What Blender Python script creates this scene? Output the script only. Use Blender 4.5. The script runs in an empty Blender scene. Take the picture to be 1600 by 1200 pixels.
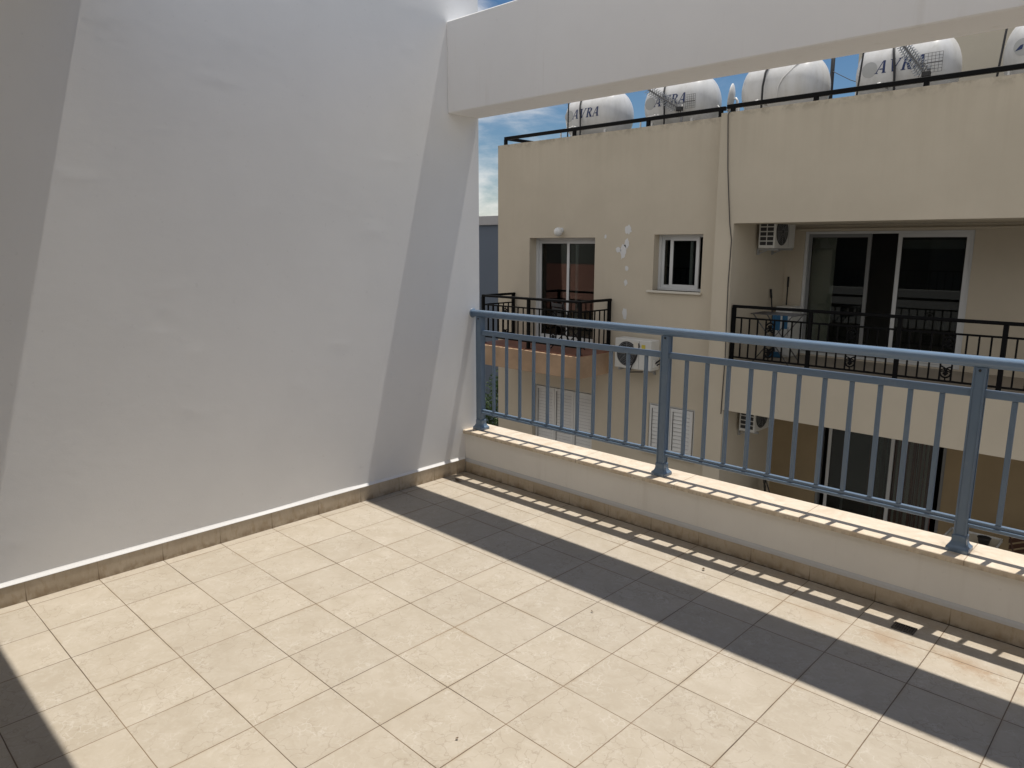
import bpy, bmesh, math, random
from mathutils import Vector, Matrix, noise
R = math.radians
random.seed(7)
S = bpy.context.scene
COL = S.collection

# ------------------------------------------------------------------ mesh helper
class MB:
    def __init__(s): s.bm = bmesh.new()
    def face(s, pts, smooth=False):
        f = s.bm.faces.new([s.bm.verts.new(Vector(p)) for p in pts]); f.smooth = smooth; return f
    def box(s, x0, x1, y0, y1, z0, z1, b=0.0, M=None, seg=1):
        m = Matrix.Translation(((x0+x1)/2, (y0+y1)/2, (z0+z1)/2)) @ Matrix.Diagonal((abs(x1-x0), abs(y1-y0), abs(z1-z0), 1))
        r = bmesh.ops.create_cube(s.bm, size=1, matrix=m)
        vs = r['verts']
        if b > 0:
            es = list({e for v in vs for e in v.link_edges})
            g = bmesh.ops.bevel(s.bm, geom=es, offset=b, segments=seg, affect='EDGES', profile=0.5)
            vs = list({v for f in g['faces'] for v in f.verts} | {v for v in vs if v.is_valid})
        if M is not None: bmesh.ops.transform(s.bm, matrix=M, verts=[v for v in vs if v.is_valid])
        return s
    def bar(s, p, q, w, h=None, b=0.0, up=(0, 0, 1)):
        p, q = Vector(p), Vector(q); d = q-p; L = d.length; h = h or w
        z = d.normalized(); u = Vector(up)
        if abs(z.dot(u)) > .98: u = Vector((0, 1, 0))
        x = u.cross(z).normalized(); y = z.cross(x)
        M = Matrix((x, y, z)).transposed().to_4x4(); M.translation = (p+q)/2
        return s.box(-w/2, w/2, -h/2, h/2, -L/2, L/2, b, M)
    def tube(s, pts, r, n=8, cap=True, closed=False):
        pts = [Vector(p) for p in pts]; rings = []; N = len(pts); prev = None
        for i, p in enumerate(pts):
            if closed: d = pts[(i+1) % N]-pts[i-1]
            else: d = (pts[min(i+1, N-1)]-pts[max(i-1, 0)])
            d.normalize()
            if prev is None:
                u = Vector((0, 0, 1)) if abs(d.z) < .9 else Vector((0, 1, 0))
                x = u.cross(d).normalized()
            else:
                x = (prev-d*prev.dot(d)).normalized()
            prev = x; y = d.cross(x)
            rr = r[i] if isinstance(r, (list, tuple)) else r
            rings.append([s.bm.verts.new(p+(x*math.cos(2*math.pi*k/n)+y*math.sin(2*math.pi*k/n))*rr) for k in range(n)])
        for i in range(N if closed else N-1):
            a, b = rings[i], rings[(i+1) % N]
            for k in range(n):
                f = s.bm.faces.new((a[k], a[(k+1) % n], b[(k+1) % n], b[k])); f.smooth = True
        if cap and not closed:
            s.bm.faces.new(rings[0][::-1]); s.bm.faces.new(rings[-1])
        return s
    def lathe(s, prof, n=32, M=None, smooth=True):
        # prof: list of (r, z) about the z axis
        rings = []
        for r, z in prof:
            if r < 1e-6: rings.append([s.bm.verts.new((0, 0, z))])
            else: rings.append([s.bm.verts.new((r*math.cos(2*math.pi*k/n), r*math.sin(2*math.pi*k/n), z)) for k in range(n)])
        for a, b in zip(rings, rings[1:]):
            for k in range(n):
                A = [a[k % len(a)], a[(k+1) % len(a)]] if len(a) > 1 else [a[0]]
                B = [b[(k+1) % len(b)], b[k % len(b)]] if len(b) > 1 else [b[0]]
                if len(A)+len(B) > 2:
                    f = s.bm.faces.new(A+B); f.smooth = smooth
        if M is not None: bmesh.ops.transform(s.bm, matrix=M, verts=[v for r_ in rings for v in r_])
        return s
    def wall(s, x0, x1, z0, z1, y0, y1, holes):
        e = 1e-6
        xs = sorted({x0, x1} | {h[0] for h in holes} | {h[1] for h in holes})
        zs = sorted({z0, z1} | {h[2] for h in holes} | {h[3] for h in holes})
        solid = lambda i, j: (0 <= i < len(xs)-1 and 0 <= j < len(zs)-1 and not any(
            h[0]-e < (xs[i]+xs[i+1])/2 < h[1]+e and h[2]-e < (zs[j]+zs[j+1])/2 < h[3]+e for h in holes))
        for i in range(len(xs)-1):
            for j in range(len(zs)-1):
                if not solid(i, j): continue
                a, b, c, d = xs[i], xs[i+1], zs[j], zs[j+1]
                s.face([(a, y0, c), (b, y0, c), (b, y0, d), (a, y0, d)])
                s.face([(b, y1, c), (a, y1, c), (a, y1, d), (b, y1, d)])
                if not solid(i-1, j): s.face([(a, y1, c), (a, y0, c), (a, y0, d), (a, y1, d)])
                if not solid(i+1, j): s.face([(b, y0, c), (b, y1, c), (b, y1, d), (b, y0, d)])
                if not solid(i, j-1): s.face([(a, y1, c), (b, y1, c), (b, y0, c), (a, y0, c)])
                if not solid(i, j+1): s.face([(a, y0, d), (b, y0, d), (b, y1, d), (a, y1, d)])
        return s
    def disc(s, c, r, axis_M, n=24):
        s.face([axis_M @ Vector((r*math.cos(2*math.pi*k/n), r*math.sin(2*math.pi*k/n), 0))+Vector(c) for k in range(n)]); return s

W = {}   # world offset of every parent
def part(name, mb, mat, parent=None, weld=True, recalc=True):
    me = bpy.data.meshes.new(name)
    if weld: bmesh.ops.remove_doubles(mb.bm, verts=mb.bm.verts, dist=1e-5)
    if recalc: bmesh.ops.recalc_face_normals(mb.bm, faces=mb.bm.faces)
    off = W.get(parent.name, Vector()) if parent else Vector()
    if off.length: bmesh.ops.translate(mb.bm, verts=mb.bm.verts, vec=-off)
    mb.bm.to_mesh(me); mb.bm.free()
    me.materials.append(mat)
    o = bpy.data.objects.new(name, me); COL.objects.link(o)
    if parent: o.parent = parent
    W[o.name] = off.copy()
    return o
def tag(o, label=None, cat=None, group=None, kind=None):
    if label: o['label'] = label
    if cat: o['category'] = cat
    if group: o['group'] = group
    if kind: o['kind'] = kind
    return o
def thing(name, label, cat, loc=(0, 0, 0), group=None, rz=0):
    o = bpy.data.objects.new(name, None); o.empty_display_size = .2
    COL.objects.link(o); o.location = loc; o.rotation_euler = (0, 0, rz)
    W[o.name] = Vector(loc) if rz == 0 else Vector()
    return tag(o, label, cat, group)
def single(name, mb, mat, label, cat, group=None, **k):
    return tag(part(name, mb, mat, **k), label, cat, group)
def copy_thing(o, loc, rz, label):
    c = o.copy(); COL.objects.link(c); c.location = loc; c.rotation_euler = (0, 0, rz); c['label'] = label
    for ch in list(o.children):
        d = ch.copy(); COL.objects.link(d); d.parent = c
        for g in ch.children:
            e = g.copy(); COL.objects.link(e); e.parent = d
    return c

# ------------------------------------------------------------------ materials
class NT:
    def __init__(s, name):
        s.m = bpy.data.materials.new(name); s.m.use_nodes = True; s.t = s.m.node_tree
        s.t.nodes.clear(); s.out = s.n('ShaderNodeOutputMaterial')
    def n(s, typ, ins=None, **props):
        d = s.t.nodes.new(typ)
        for k, v in props.items(): setattr(d, k, v)
        for k, v in (ins or {}).items():
            sock = d.inputs[k]
            if hasattr(v, 'links'): s.t.links.new(v, sock)
            else: sock.default_value = v
        return d
    def math(s, op, a, b=None, clamp=False):
        d = s.n('ShaderNodeMath', {0: a} if b is None else {0: a, 1: b}, operation=op); d.use_clamp = clamp; return d.outputs[0]
    def mixc(s, f, a, b, blend='MIX'):
        d = s.t.nodes.new('ShaderNodeMix'); d.data_type = 'RGBA'; d.blend_type = blend
        for k, v in ((0, f), (6, a), (7, b)):
            if hasattr(v, 'links'): s.t.links.new(v, d.inputs[k])
            else: d.inputs[k].default_value = v if k == 0 else (v if len(v) == 4 else (*v, 1))
        return d.outputs[2]
    def noise(s, vec, scale, detail=4, rough=.55, dist=0):
        return s.n('ShaderNodeTexNoise', {'Vector': vec, 'Scale': scale, 'Detail': detail, 'Roughness': rough, 'Distortion': dist}).outputs[0]
    def ramp(s, f, a, b):
        return s.n('ShaderNodeMapRange', {0: f, 1: a, 2: b, 3: 0., 4: 1.}, interpolation_type='SMOOTHSTEP').outputs[0]
    def pos(s): return s.n('ShaderNodeNewGeometry').outputs['Position']
    def obj(s): return s.n('ShaderNodeTexCoord').outputs['Object']
    def scalev(s, v, sc): return s.n('ShaderNodeVectorMath', {0: v, 1: sc}, operation='MULTIPLY').outputs[0]
    def finish(s, color, rough=.6, metal=0., bump=None, bstr=.3, bdist=.002, spec=.5, coat=0.):
        p = s.n('ShaderNodeBsdfPrincipled', {'Roughness': rough, 'Metallic': metal, 'Specular IOR Level': spec, 'Coat Weight': coat})
        if hasattr(color, 'links'): s.t.links.new(color, p.inputs['Base Color'])
        else: p.inputs['Base Color'].default_value = (*color, 1)
        if bump is not None:
            b = s.n('ShaderNodeBump', {'Height': bump, 'Strength': bstr, 'Distance': bdist})
            s.t.links.new(b.outputs[0], p.inputs['Normal'])
        s.t.links.new(p.outputs[0], s.out.inputs[0]); return s.m

def simple(name, col, rough=.5, metal=0., var=.08, vs=8., bump=0., bs=40., spec=.5, coat=0.):
    t = NT(name); v = t.obj(); n = t.noise(v, vs, 5)
    c = t.mixc(n, tuple(x*(1-var) for x in col), tuple(min(1, x*(1+var)) for x in col))
    return t.finish(c, rough, metal, t.noise(v, bs, 4) if bump else None, bump, .003, spec, coat)

T = .31; WX = .2030879; WY = .957402
def mat_floor():
    t = NT('terrace_tile'); P = t.pos()
    sep = t.n('ShaderNodeSeparateXYZ', {0: P})
    x = t.math('DIVIDE', t.math('SUBTRACT', sep.outputs[0], WX*T), T); y = t.math('DIVIDE', t.math('ADD', sep.outputs[1], WY*T), T)
    wob = t.math('MULTIPLY', t.math('SUBTRACT', t.noise(P, 9., 2), .5), .006)
    def edge(u):
        f = t.math('FRACT', t.math('ADD', t.math('ADD', u, wob), 100.5)); return t.math('ABSOLUTE', t.math('SUBTRACT', f, .5))
    ex, ey = edge(x), edge(y)
    d = t.math('MINIMUM', ex, ey)
    ix = t.math('FLOOR', x); iy = t.math('FLOOR', y)
    cell = t.n('ShaderNodeCombineXYZ', {0: ix, 1: iy, 2: 3.})
    wn = t.n('ShaderNodeTexWhiteNoise', {'Vector': cell.outputs[0]}, noise_dimensions='3D')
    # per-tile shifted coordinates so that the mottling does not run across joints
    sh = t.n('ShaderNodeVectorMath', {0: wn.outputs[1], 1: (9., 9., 9.)}, operation='MULTIPLY').outputs[0]
    pv = t.n('ShaderNodeVectorMath', {0: P, 1: sh}, operation='ADD').outputs[0]
    m1 = t.noise(pv, 7., 6, .62, .8); m2 = t.noise(pv, 26., 5, .6, 1.2); m3 = t.noise(pv, 120., 3, .6)
    c = t.mixc(t.ramp(m1, .3, .7), (.395, .342, .268), (.44, .387, .313))
    c = t.mixc(t.math('MULTIPLY', t.ramp(m2, .48, .72), .45), c, (.485, .437, .362))
    c = t.mixc(t.math('MULTIPLY', t.ramp(m3, .55, .8), .25), c, (.31, .255, .19))
    vein = t.n('ShaderNodeTexVoronoi', {'Vector': t.n('ShaderNodeVectorMath', {0: pv, 1: t.n('ShaderNodeVectorMath', {0: t.n('ShaderNodeTexNoise', {'Vector': pv, 'Scale': 14., 'Detail': 4.}).outputs[1], 1: (.12, .12, .12)}, operation='MULTIPLY').outputs[0]}, operation='ADD').outputs[0], 'Scale': 13.}, feature='DISTANCE_TO_EDGE').outputs[0]
    vm = t.math('MULTIPLY', t.math('SUBTRACT', 1., t.ramp(vein, 0., .035)), t.ramp(t.noise(pv, 5., 2), .38, .6))
    c = t.mixc(t.math('MULTIPLY', vm, .62), c, (.30, .25, .19))
    v2 = t.n('ShaderNodeTexVoronoi', {'Vector': t.n('ShaderNodeVectorMath', {0: pv, 1: t.n('ShaderNodeVectorMath', {0: t.n('ShaderNodeTexNoise', {'Vector': pv, 'Scale': 20., 'Detail': 4.}).outputs[1], 1: (.07, .07, .07)}, operation='MULTIPLY').outputs[0]}, operation='ADD').outputs[0], 'Scale': 27.}, feature='DISTANCE_TO_EDGE').outputs[0]
    vm2 = t.math('MULTIPLY', t.math('SUBTRACT', 1., t.ramp(v2, 0., .07)), t.ramp(t.noise(pv, 9., 3), .48, .68))
    c = t.mixc(t.math('MULTIPLY', vm2, .5), c, (.56, .52, .455))
    tone = t.math('ADD', t.math('MULTIPLY', wn.outputs[0], .08), .96)
    c = t.mixc(1., c, t.n('ShaderNodeCombineXYZ', {0: tone, 1: tone, 2: tone}).outputs[0], 'MULTIPLY')
    # faint dirt beside joints, broad traffic dirt
    near = t.math('MULTIPLY', t.math('SUBTRACT', 1., t.ramp(d, .0, .05)), t.ramp(t.noise(P, 3.3, 4), .45, .7))
    c = t.mixc(t.math('MULTIPLY', near, .45), c, (.31, .235, .145))
    c = t.mixc(t.math('MULTIPLY', t.ramp(t.noise(P, 1.1, 5, .6), .52, .72), .10), c, (.30, .25, .185))
    # rusty silt washed towards the drain along the parapet
    yy = sep.outputs[1]
    band = t.math('SUBTRACT', 1., t.ramp(t.math('ABSOLUTE', t.math('ADD', yy, .315)), .0, .11))
    xm = t.math('MULTIPLY', t.ramp(sep.outputs[0], 2.2, 3.4), t.ramp(t.noise(P, 6.5, 6, .65), .40, .62))
    c = t.mixc(t.math('MULTIPLY', t.math('MULTIPLY', band, xm), .65), c, (.30, .185, .095))
    edge_d = t.math('MULTIPLY', t.ramp(yy, -.19, -.0), t.ramp(t.noise(P, 4.5, 6, .65), .35, .65))
    c = t.mixc(t.math('MULTIPLY', edge_d, .55), c, (.33, .25, .16))
    sp = t.math('MULTIPLY', t.ramp(t.noise(P, 55., 2), .70, .74), t.ramp(t.noise(P, 2.1, 2), .5, .62))
    c = t.mixc(t.math('MULTIPLY', sp, .5), c, (.25, .19, .13))
    # grout
    gc = t.mixc(t.ramp(t.noise(P, 2.3, 5, .7), .35, .68), (.085, .058, .038), (.215, .15, .092))
    wv = t.math('ADD', .0012, t.math('MULTIPLY', t.noise(P, 1.7, 3), .006))
    g = t.math('SUBTRACT', 1., t.n('ShaderNodeMapRange', {0: d, 1: wv, 2: t.math('ADD', wv, .0030), 3: 0., 4: 1.}).outputs[0])
    c = t.mixc(g, c, gc)
    corner = t.math('SUBTRACT', 1., t.ramp(t.math('ABSOLUTE', yy), .002, .008))
    c = t.mixc(t.math('MULTIPLY', corner, t.ramp(t.noise(P, 10., 4), .3, .5)), c, (.05, .037, .025))
    h = t.math('ADD', t.math('MULTIPLY', t.math('SUBTRACT', 1., g), 1.), t.math('MULTIPLY', m2, .25))
    rough = t.math('ADD', .48, t.math('MULTIPLY', m1, .22))
    return t.finish(c, rough, 0., h, .35, .002, .35)

def mat_skirt(axis, off):
    t = NT('skirting_tile'); P = t.pos(); sep = t.n('ShaderNodeSeparateXYZ', {0: P})
    u = t.math('DIVIDE', t.math('ADD', sep.outputs[axis], off), T)
    e = t.math('ABSOLUTE', t.math('SUBTRACT', t.math('FRACT', t.math('ADD', u, 100.5)), .5))
    n = t.noise(P, 9., 6, .65); n2 = t.noise(t.scalev(P, (3, 3, 1)), 14., 5, .6)
    c = t.mixc(t.ramp(n, .3, .7), (.475, .395, .29), (.57, .49, .38))
    c = t.mixc(t.math('MULTIPLY', t.ramp(n2, .5, .7), .5), c, (.37, .26, .15))
    tn = t.n('ShaderNodeTexWhiteNoise', {'W': t.math('FLOOR', u)}, noise_dimensions='1D').outputs[0]
    c = t.mixc(t.math('MULTIPLY', tn, .2), c, (.33, .27, .2))
    lowd = t.math('MULTIPLY', t.math('SUBTRACT', 1., t.ramp(sep.outputs[2], 0., .05)), t.ramp(t.noise(P, 16., 4), .4, .6))
    c = t.mixc(t.math('MULTIPLY', lowd, .6), c, (.22, .15, .085))
    g = t.math('MULTIPLY', t.math('SUBTRACT', 1., t.ramp(e, .003, .011)), t.math('ADD', .25, t.math('MULTIPLY', t.math('SUBTRACT', 1., t.ramp(sep.outputs[2], .01, .07)), .7)))
    c = t.mixc(t.math('MULTIPLY', g, .85), c, (.15, .10, .055))
    return t.finish(c, .5, 0., t.math('SUBTRACT', n, g), .25, .002, .35)

def mat_plaster(name, col, bump=.22, var=.05, spec=.25, streak=0.):
    t = NT(name); P = t.pos()
    n = t.noise(P, 1.4, 5, .6); f = t.noise(P, 160., 3, .6); m = t.noise(t.scalev(P, (1, 1, 1.6)), 16., 5, .6)
    c = t.mixc(t.ramp(n, .3, .7), tuple(x*(1-var) for x in col), tuple(x*(1+var*.4) for x in col))
    c = t.mixc(t.math('MULTIPLY', t.ramp(t.noise(P, 34., 3), .68, .74), .12), c, tuple(x*.55 for x in col))
    if streak:
        sk = t.math('MULTIPLY', t.ramp(t.noise(t.scalev(P, (7., 7., .5)), 1.7, 6, .65), .54, .74), t.ramp(t.noise(P, 1.1, 3), .4, .6))
        c = t.mixc(t.math('MULTIPLY', sk, streak), c, (.42, .37, .30))
    h = t.math('ADD', t.math('MULTIPLY', f, .35), t.math('MULTIPLY', m, 1.))
    return t.finish(c, .75, 0., h, bump, .004, spec)

def mat_facade():
    t = NT('beige_render'); P = t.pos(); sep = t.n('ShaderNodeSeparateXYZ', {0: P})
    n = t.noise(P, .8, 6, .6); st = t.noise(t.scalev(P, (5., 5., .22)), 2.2, 6, .65); st2 = t.noise(t.scalev(P, (5., 5., .3)), 1.6, 5, .6)
    c = t.mixc(t.ramp(n, .3, .7), (.525, .467, .37), (.57, .508, .405))
    c = t.mixc(t.math('MULTIPLY', t.ramp(st, .5, .75), .12), c, (.46, .40, .30))
    top = t.math('MULTIPLY', t.ramp(sep.outputs[2], 2.6, 3.68), t.ramp(st2, .38, .62))
    c = t.mixc(t.math('MULTIPLY', top, .13), c, (.38, .325, .24))
    edge = t.math('MULTIPLY', t.ramp(sep.outputs[2], 3.52, 3.68), t.ramp(t.noise(P, 7., 5, .7), .4, .65))
    c = t.mixc(t.math('MULTIPLY', edge, .5), c, (.22, .185, .14))
    # grey water marks on the slab edge and beside the small window
    def blot(cx, cz, r, k, col):
        nonlocal c
        d = t.n('ShaderNodeVectorMath', {0: t.n('ShaderNodeCombineXYZ', {0: sep.outputs[0], 1: 0., 2: sep.outputs[2]}).outputs[0], 1: (cx, 0, cz)}, operation='DISTANCE').outputs[0]
        f = t.math('MULTIPLY', t.math('SUBTRACT', 1., t.ramp(d, r*.25, r)), t.ramp(t.noise(P, 14., 5, .7), .42, .58))
        c = t.mixc(t.math('MULTIPLY', f, k), c, col)
    blot(.70, -.50, .26, .5, (.25, .21, .15)); blot(1.97, -.43, .24, .7, (.22, .19, .13))
    blot(-3.58, 1.56, .24, .7, (.30, .255, .21)); blot(-2.61, .68, .12, .9, (.20, .15, .11)); blot(-3.5, 1.75, .16, .6, (.3, .26, .2))
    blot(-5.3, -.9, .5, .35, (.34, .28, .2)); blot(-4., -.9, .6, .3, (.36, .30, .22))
    return t.finish(c, .85, 0., t.math('ADD', t.noise(P, 60., 4), t.math('MULTIPLY', t.noise(P, 6., 4), .8)), .3, .005, .2)

def mat_stone():
    t = NT('coping_stone'); P = t.pos(); sep = t.n('ShaderNodeSeparateXYZ', {0: P})
    n = t.noise(P, 5., 6, .65, 1.5); n2 = t.noise(P, 30., 5, .6)
    c = t.mixc(t.ramp(n, .3, .7), (.615, .51, .385), (.72, .635, .515))
    c = t.mixc(t.math('MULTIPLY', t.ramp(n2, .5, .7), .4), c, (.76, .67, .55))
    c = t.mixc(t.math('MULTIPLY', t.ramp(t.noise(P, 2.4, 6, .7, 1.), .58, .68), .4), c, (.56, .42, .28))
    u = t.math('DIVIDE', t.math('SUBTRACT', sep.outputs[0], .33), .715)
    e = t.math('ABSOLUTE', t.math('SUBTRACT', t.math('FRACT', t.math('ADD', u, 10.5)), .5))
    g = t.math('SUBTRACT', 1., t.ramp(e, .001, .0045))
    c = t.mixc(t.math('MULTIPLY', g, .8), c, (.28, .2, .13))
    dr = t.math('MULTIPLY', t.math('SUBTRACT', 1., t.ramp(sep.outputs[2], .29, .312)), t.ramp(t.noise(t.scalev(P, (12, 1, 1)), 4., 4), .4, .7))
    c = t.mixc(t.math('MULTIPLY', dr, .6), c, (.24, .19, .14))
    px_ = t.math('SUBTRACT', t.math('FRACT', t.math('DIVIDE', t.math('ADD', sep.outputs[0], 1.5385*10.5-.068), 1.5385)), .5)
    dx_ = t.math('MULTIPLY', px_, 1.5385); dy_ = t.math('SUBTRACT', sep.outputs[1], .099)
    dd = t.math('SQRT', t.math('ADD', t.math('MULTIPLY', dx_, dx_), t.math('MULTIPLY', dy_, dy_)))
    ft = t.math('MULTIPLY', t.math('SUBTRACT', 1., t.ramp(dd, .05, .12)), t.ramp(t.noise(P, 22., 5, .7), .35, .65))
    c = t.mixc(t.math('MULTIPLY', ft, .55), c, (.33, .24, .16))
    return t.finish(c, .45, 0., n2, .15, .002, .4)

def mat_blue(rough=.24, nm='blue_grey_paint', k=1.):
    t = NT(nm); P = t.obj(); n = t.noise(P, 30., 4); d = t.noise(P, 6., 5, .7)
    c = t.mixc(n, (.118*k, .176*k, .255*k), (.134*k, .196*k, .282*k))
    c = t.mixc(t.math('MULTIPLY', t.ramp(d, .52, .72), .3), c, (.19, .235, .285))
    c = t.mixc(t.math('MULTIPLY', t.ramp(t.noise(P, 90., 3), .64, .72), .35), c, (.2, .22, .24))
    return t.finish(c, t.math('ADD', rough, t.math('MULTIPLY', d, .16)), 0., n, .04, .001, .65)

def mat_glass(name, tint=(.68, .71, .69), refl=1.0):
    t = NT(name)
    tr = t.n('ShaderNodeBsdfTransparent', {0: (*tint, 1)})
    gl = t.n('ShaderNodeBsdfGlossy', {0: (.95, .97, .98, 1), 'Roughness': .012})
    fr = t.n('ShaderNodeFresnel', {0: 1.55})
    f = t.math('MULTIPLY', fr.outputs[0], refl, True)
    mx = t.n('ShaderNodeMixShader', {0: f, 1: tr.outputs[0], 2: gl.outputs[0]})
    t.t.links.new(mx.outputs[0], t.out.inputs[0]); return t.m

def mat_curtain():
    t = NT('striped_curtain'); P = t.pos(); sep = t.n('ShaderNodeSeparateXYZ', {0: P})
    n = t.n('ShaderNodeTexNoise', {'W': t.math('MULTIPLY', sep.outputs[0], 11.), 'Scale': 1., 'Detail': 3.}, noise_dimensions='1D').outputs[0]
    c = t.mixc(t.ramp(n, .40, .46), (.74, .70, .64), (.40, .19, .16)); c = t.mixc(t.ramp(n, .55, .60), c, (.62, .58, .54))
    return t.finish(c, .9, spec=.1)

def mat_rooftile():
    t = NT('red_roof_tile'); P = t.pos(); sep = t.n('ShaderNodeSeparateXYZ', {0: P})
    e = t.math('FRACT', t.math('DIVIDE', sep.outputs[1], .33)); e2 = t.math('FRACT', t.math('DIVIDE', sep.outputs[0], .22))
    c = t.mixc(t.noise(P, 3., 5), (.11, .042, .028), (.18, .07, .042))
    c = t.mixc(t.math('MULTIPLY', t.math('SUBTRACT', 1., t.ramp(e, 0., .2)), .7), c, (.10, .035, .02))
    return t.finish(c, .8, 0., t.math('ADD', e, t.math('SINE', t.math('MULTIPLY', e2, 6.283))), .6, .03)

def mat_leaf():
    t = NT('leaf_green'); P = t.pos(); i = t.n('ShaderNodeObjectInfo')
    c = t.mixc(t.ramp(t.noise(P, 6., 3), .35, .65), (.018, .045, .012), (.06, .11, .028))
    p = t.n('ShaderNodeBsdfPrincipled', {'Roughness': .55}); t.t.links.new(c, p.inputs['Base Color'])
    tl = t.n('ShaderNodeBsdfTranslucent'); t.t.links.new(c, tl.inputs[0])
    mx = t.n('ShaderNodeMixShader', {0: .3, 1: p.outputs[0], 2: tl.outputs[0]})
    t.t.links.new(mx.outputs[0], t.out.inputs[0]); return t.m

def mat_tank():
    t = NT('tank_white'); P = t.pos(); n = t.noise(t.scalev(P, (3, 3, .7)), 3., 5, .6)
    c = t.mixc(t.ramp(n, .35, .75), (.65, .655, .66), (.575, .575, .565))
    c = t.mixc(t.math('MULTIPLY', t.ramp(t.noise(P, 9., 5, .7), .58, .7), .14), c, (.33, .31, .28))
    return t.finish(c, .3, spec=.4)

M = dict(
    floor=mat_floor(), skirtL=mat_skirt(1, WY*T), skirtP=mat_skirt(0, -WX*T),
    white=mat_plaster('white_plaster', (.82, .825, .83), .13, .03), beam=mat_plaster('beam_plaster', (.80, .80, .805), .08, .03, streak=.16),
    par=mat_plaster('parapet_plaster', (.82, .805, .77), .12, .05, streak=.14), bead=mat_plaster('white_caulk', (.86, .855, .84), .05, .02),
    facade=mat_facade(), stone=mat_stone(), blue=mat_blue(), sunlit_gloss=mat_blue(.14, 'sunlit_glossy_blue_paint', 1.3), tank=mat_tank(),  # handrail blue is a lighter copy, its sunlit brightness put into the colour
    salmon=mat_plaster('salmon_paint', (.475, .325, .21), .3, .24), terracotta=simple('terracotta_tile', (.24, .10, .06), .6, var=.2, vs=5, bump=.2),
    iron=simple('black_iron', (.0035, .0035, .004), .55, var=.2, spec=.12),
    alu=simple('white_aluminium', (.62, .63, .63), .4, var=.04, vs=4), alugrey_shade=simple('grey_and_shaded_aluminium', (.22, .225, .225), .4),
    glass=mat_glass('window_glass'), gasket=simple('dark_gasket', (.015, .015, .016), .6),
    ac=simple('ac_white', (.62, .615, .58), .45, var=.08, vs=5), dark=simple('dark_plastic', (.018, .018, .02), .5),
    grille=simple('ac_grille', (.03, .03, .033), .45), patch=simple('white_filler', (.66, .66, .655), .8, var=.08, bump=.3),
    shutter=simple('white_shutter', (.66, .66, .645), .5, var=.06, vs=6), sill=simple('sill_stone', (.62, .585, .50), .6),
    rubber=simple('black_hose', (.012, .012, .014), .5), steel=simple('galvanised', (.42, .43, .44), .4, .7),
    pipe=simple('white_pipe', (.68, .68, .67), .45), lamp=simple('opal_globe', (.72, .72, .70), .3),
    letter=simple('blue_lettering', (.012, .03, .12), .5), emblem=simple('grey_emblem', (.42, .43, .43), .55),
    greyb=simple('slate_render', (.10, .125, .165), .85, var=.12, vs=.6, bump=.2), fascia=simple('pale_fascia', (.36, .36, .37), .8),
    ground=simple('street_ground', (.21, .20, .185), .9, var=.25, vs=.8, bump=.3), bark=simple('bark', (.10, .07, .045), .9, var=.3, vs=20, bump=.5),
    leaf=mat_leaf(), dryleaf=simple('dry_leaf', (.13, .085, .045), .8, var=.4, vs=60), curtain=mat_curtain(), roof=mat_rooftile(),
    bluecloth=simple('blue_cloth', (.015, .085, .17), .8), wood=simple('brown_wood', (.07, .03, .018), .5, var=.25, vs=12),
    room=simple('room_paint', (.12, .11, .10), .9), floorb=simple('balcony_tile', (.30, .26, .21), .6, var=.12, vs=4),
    brass=simple('brass_valve', (.5, .36, .12), .4, .6), label=simple('yellow_label', (.55, .45, .06), .6), screen=simple('solar_glass', (.02, .025, .04), .15),
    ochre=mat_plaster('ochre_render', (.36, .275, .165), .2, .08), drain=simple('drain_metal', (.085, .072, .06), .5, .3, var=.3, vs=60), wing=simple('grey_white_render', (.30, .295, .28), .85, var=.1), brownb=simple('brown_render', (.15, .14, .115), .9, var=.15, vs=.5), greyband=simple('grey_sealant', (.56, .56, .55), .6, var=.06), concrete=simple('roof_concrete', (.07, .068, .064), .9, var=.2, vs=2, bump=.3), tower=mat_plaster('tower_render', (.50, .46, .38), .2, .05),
    net=simple('wire_grey', (.14, .14, .145), .5, .3), cable=simple('grey_cable', (.07, .065, .06), .7))

# ------------------------------------------------------------------ camera
cam = bpy.data.cameras.new('Camera'); co = bpy.data.objects.new('Camera', cam); COL.objects.link(co)
yaw, pitch, roll = -.767272503, -.189352528, .00244756359
f = Vector((math.sin(yaw)*math.cos(pitch), math.cos(yaw)*math.cos(pitch), math.sin(pitch)))
r = Vector((math.cos(yaw), -math.sin(yaw), 0)); u = r.cross(f)
r2 = r*math.cos(roll)+u*math.sin(roll); u2 = u*math.cos(roll)-r*math.sin(roll)
mw = Matrix((r2, u2, -f)).transposed().to_4x4(); mw.translation = (3.8178, -3.4641, 1.6436)
co.matrix_world = mw
cam.sensor_fit = 'HORIZONTAL'; cam.sensor_width = 36; cam.lens = 36*1133.479/1600; cam.clip_start = .05; cam.clip_end = 2000
S.camera = co

# ------------------------------------------------------------------ terrace
tag(part('terrace_floor', MB().box(-.012, 7.6, -5.0, .0115, -.2, 0), M['floor']), kind='structure')
tag(part('ground', MB().box(-400, 400, -400, 400, -6.9, -6.6), M['ground']), kind='structure')

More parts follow.
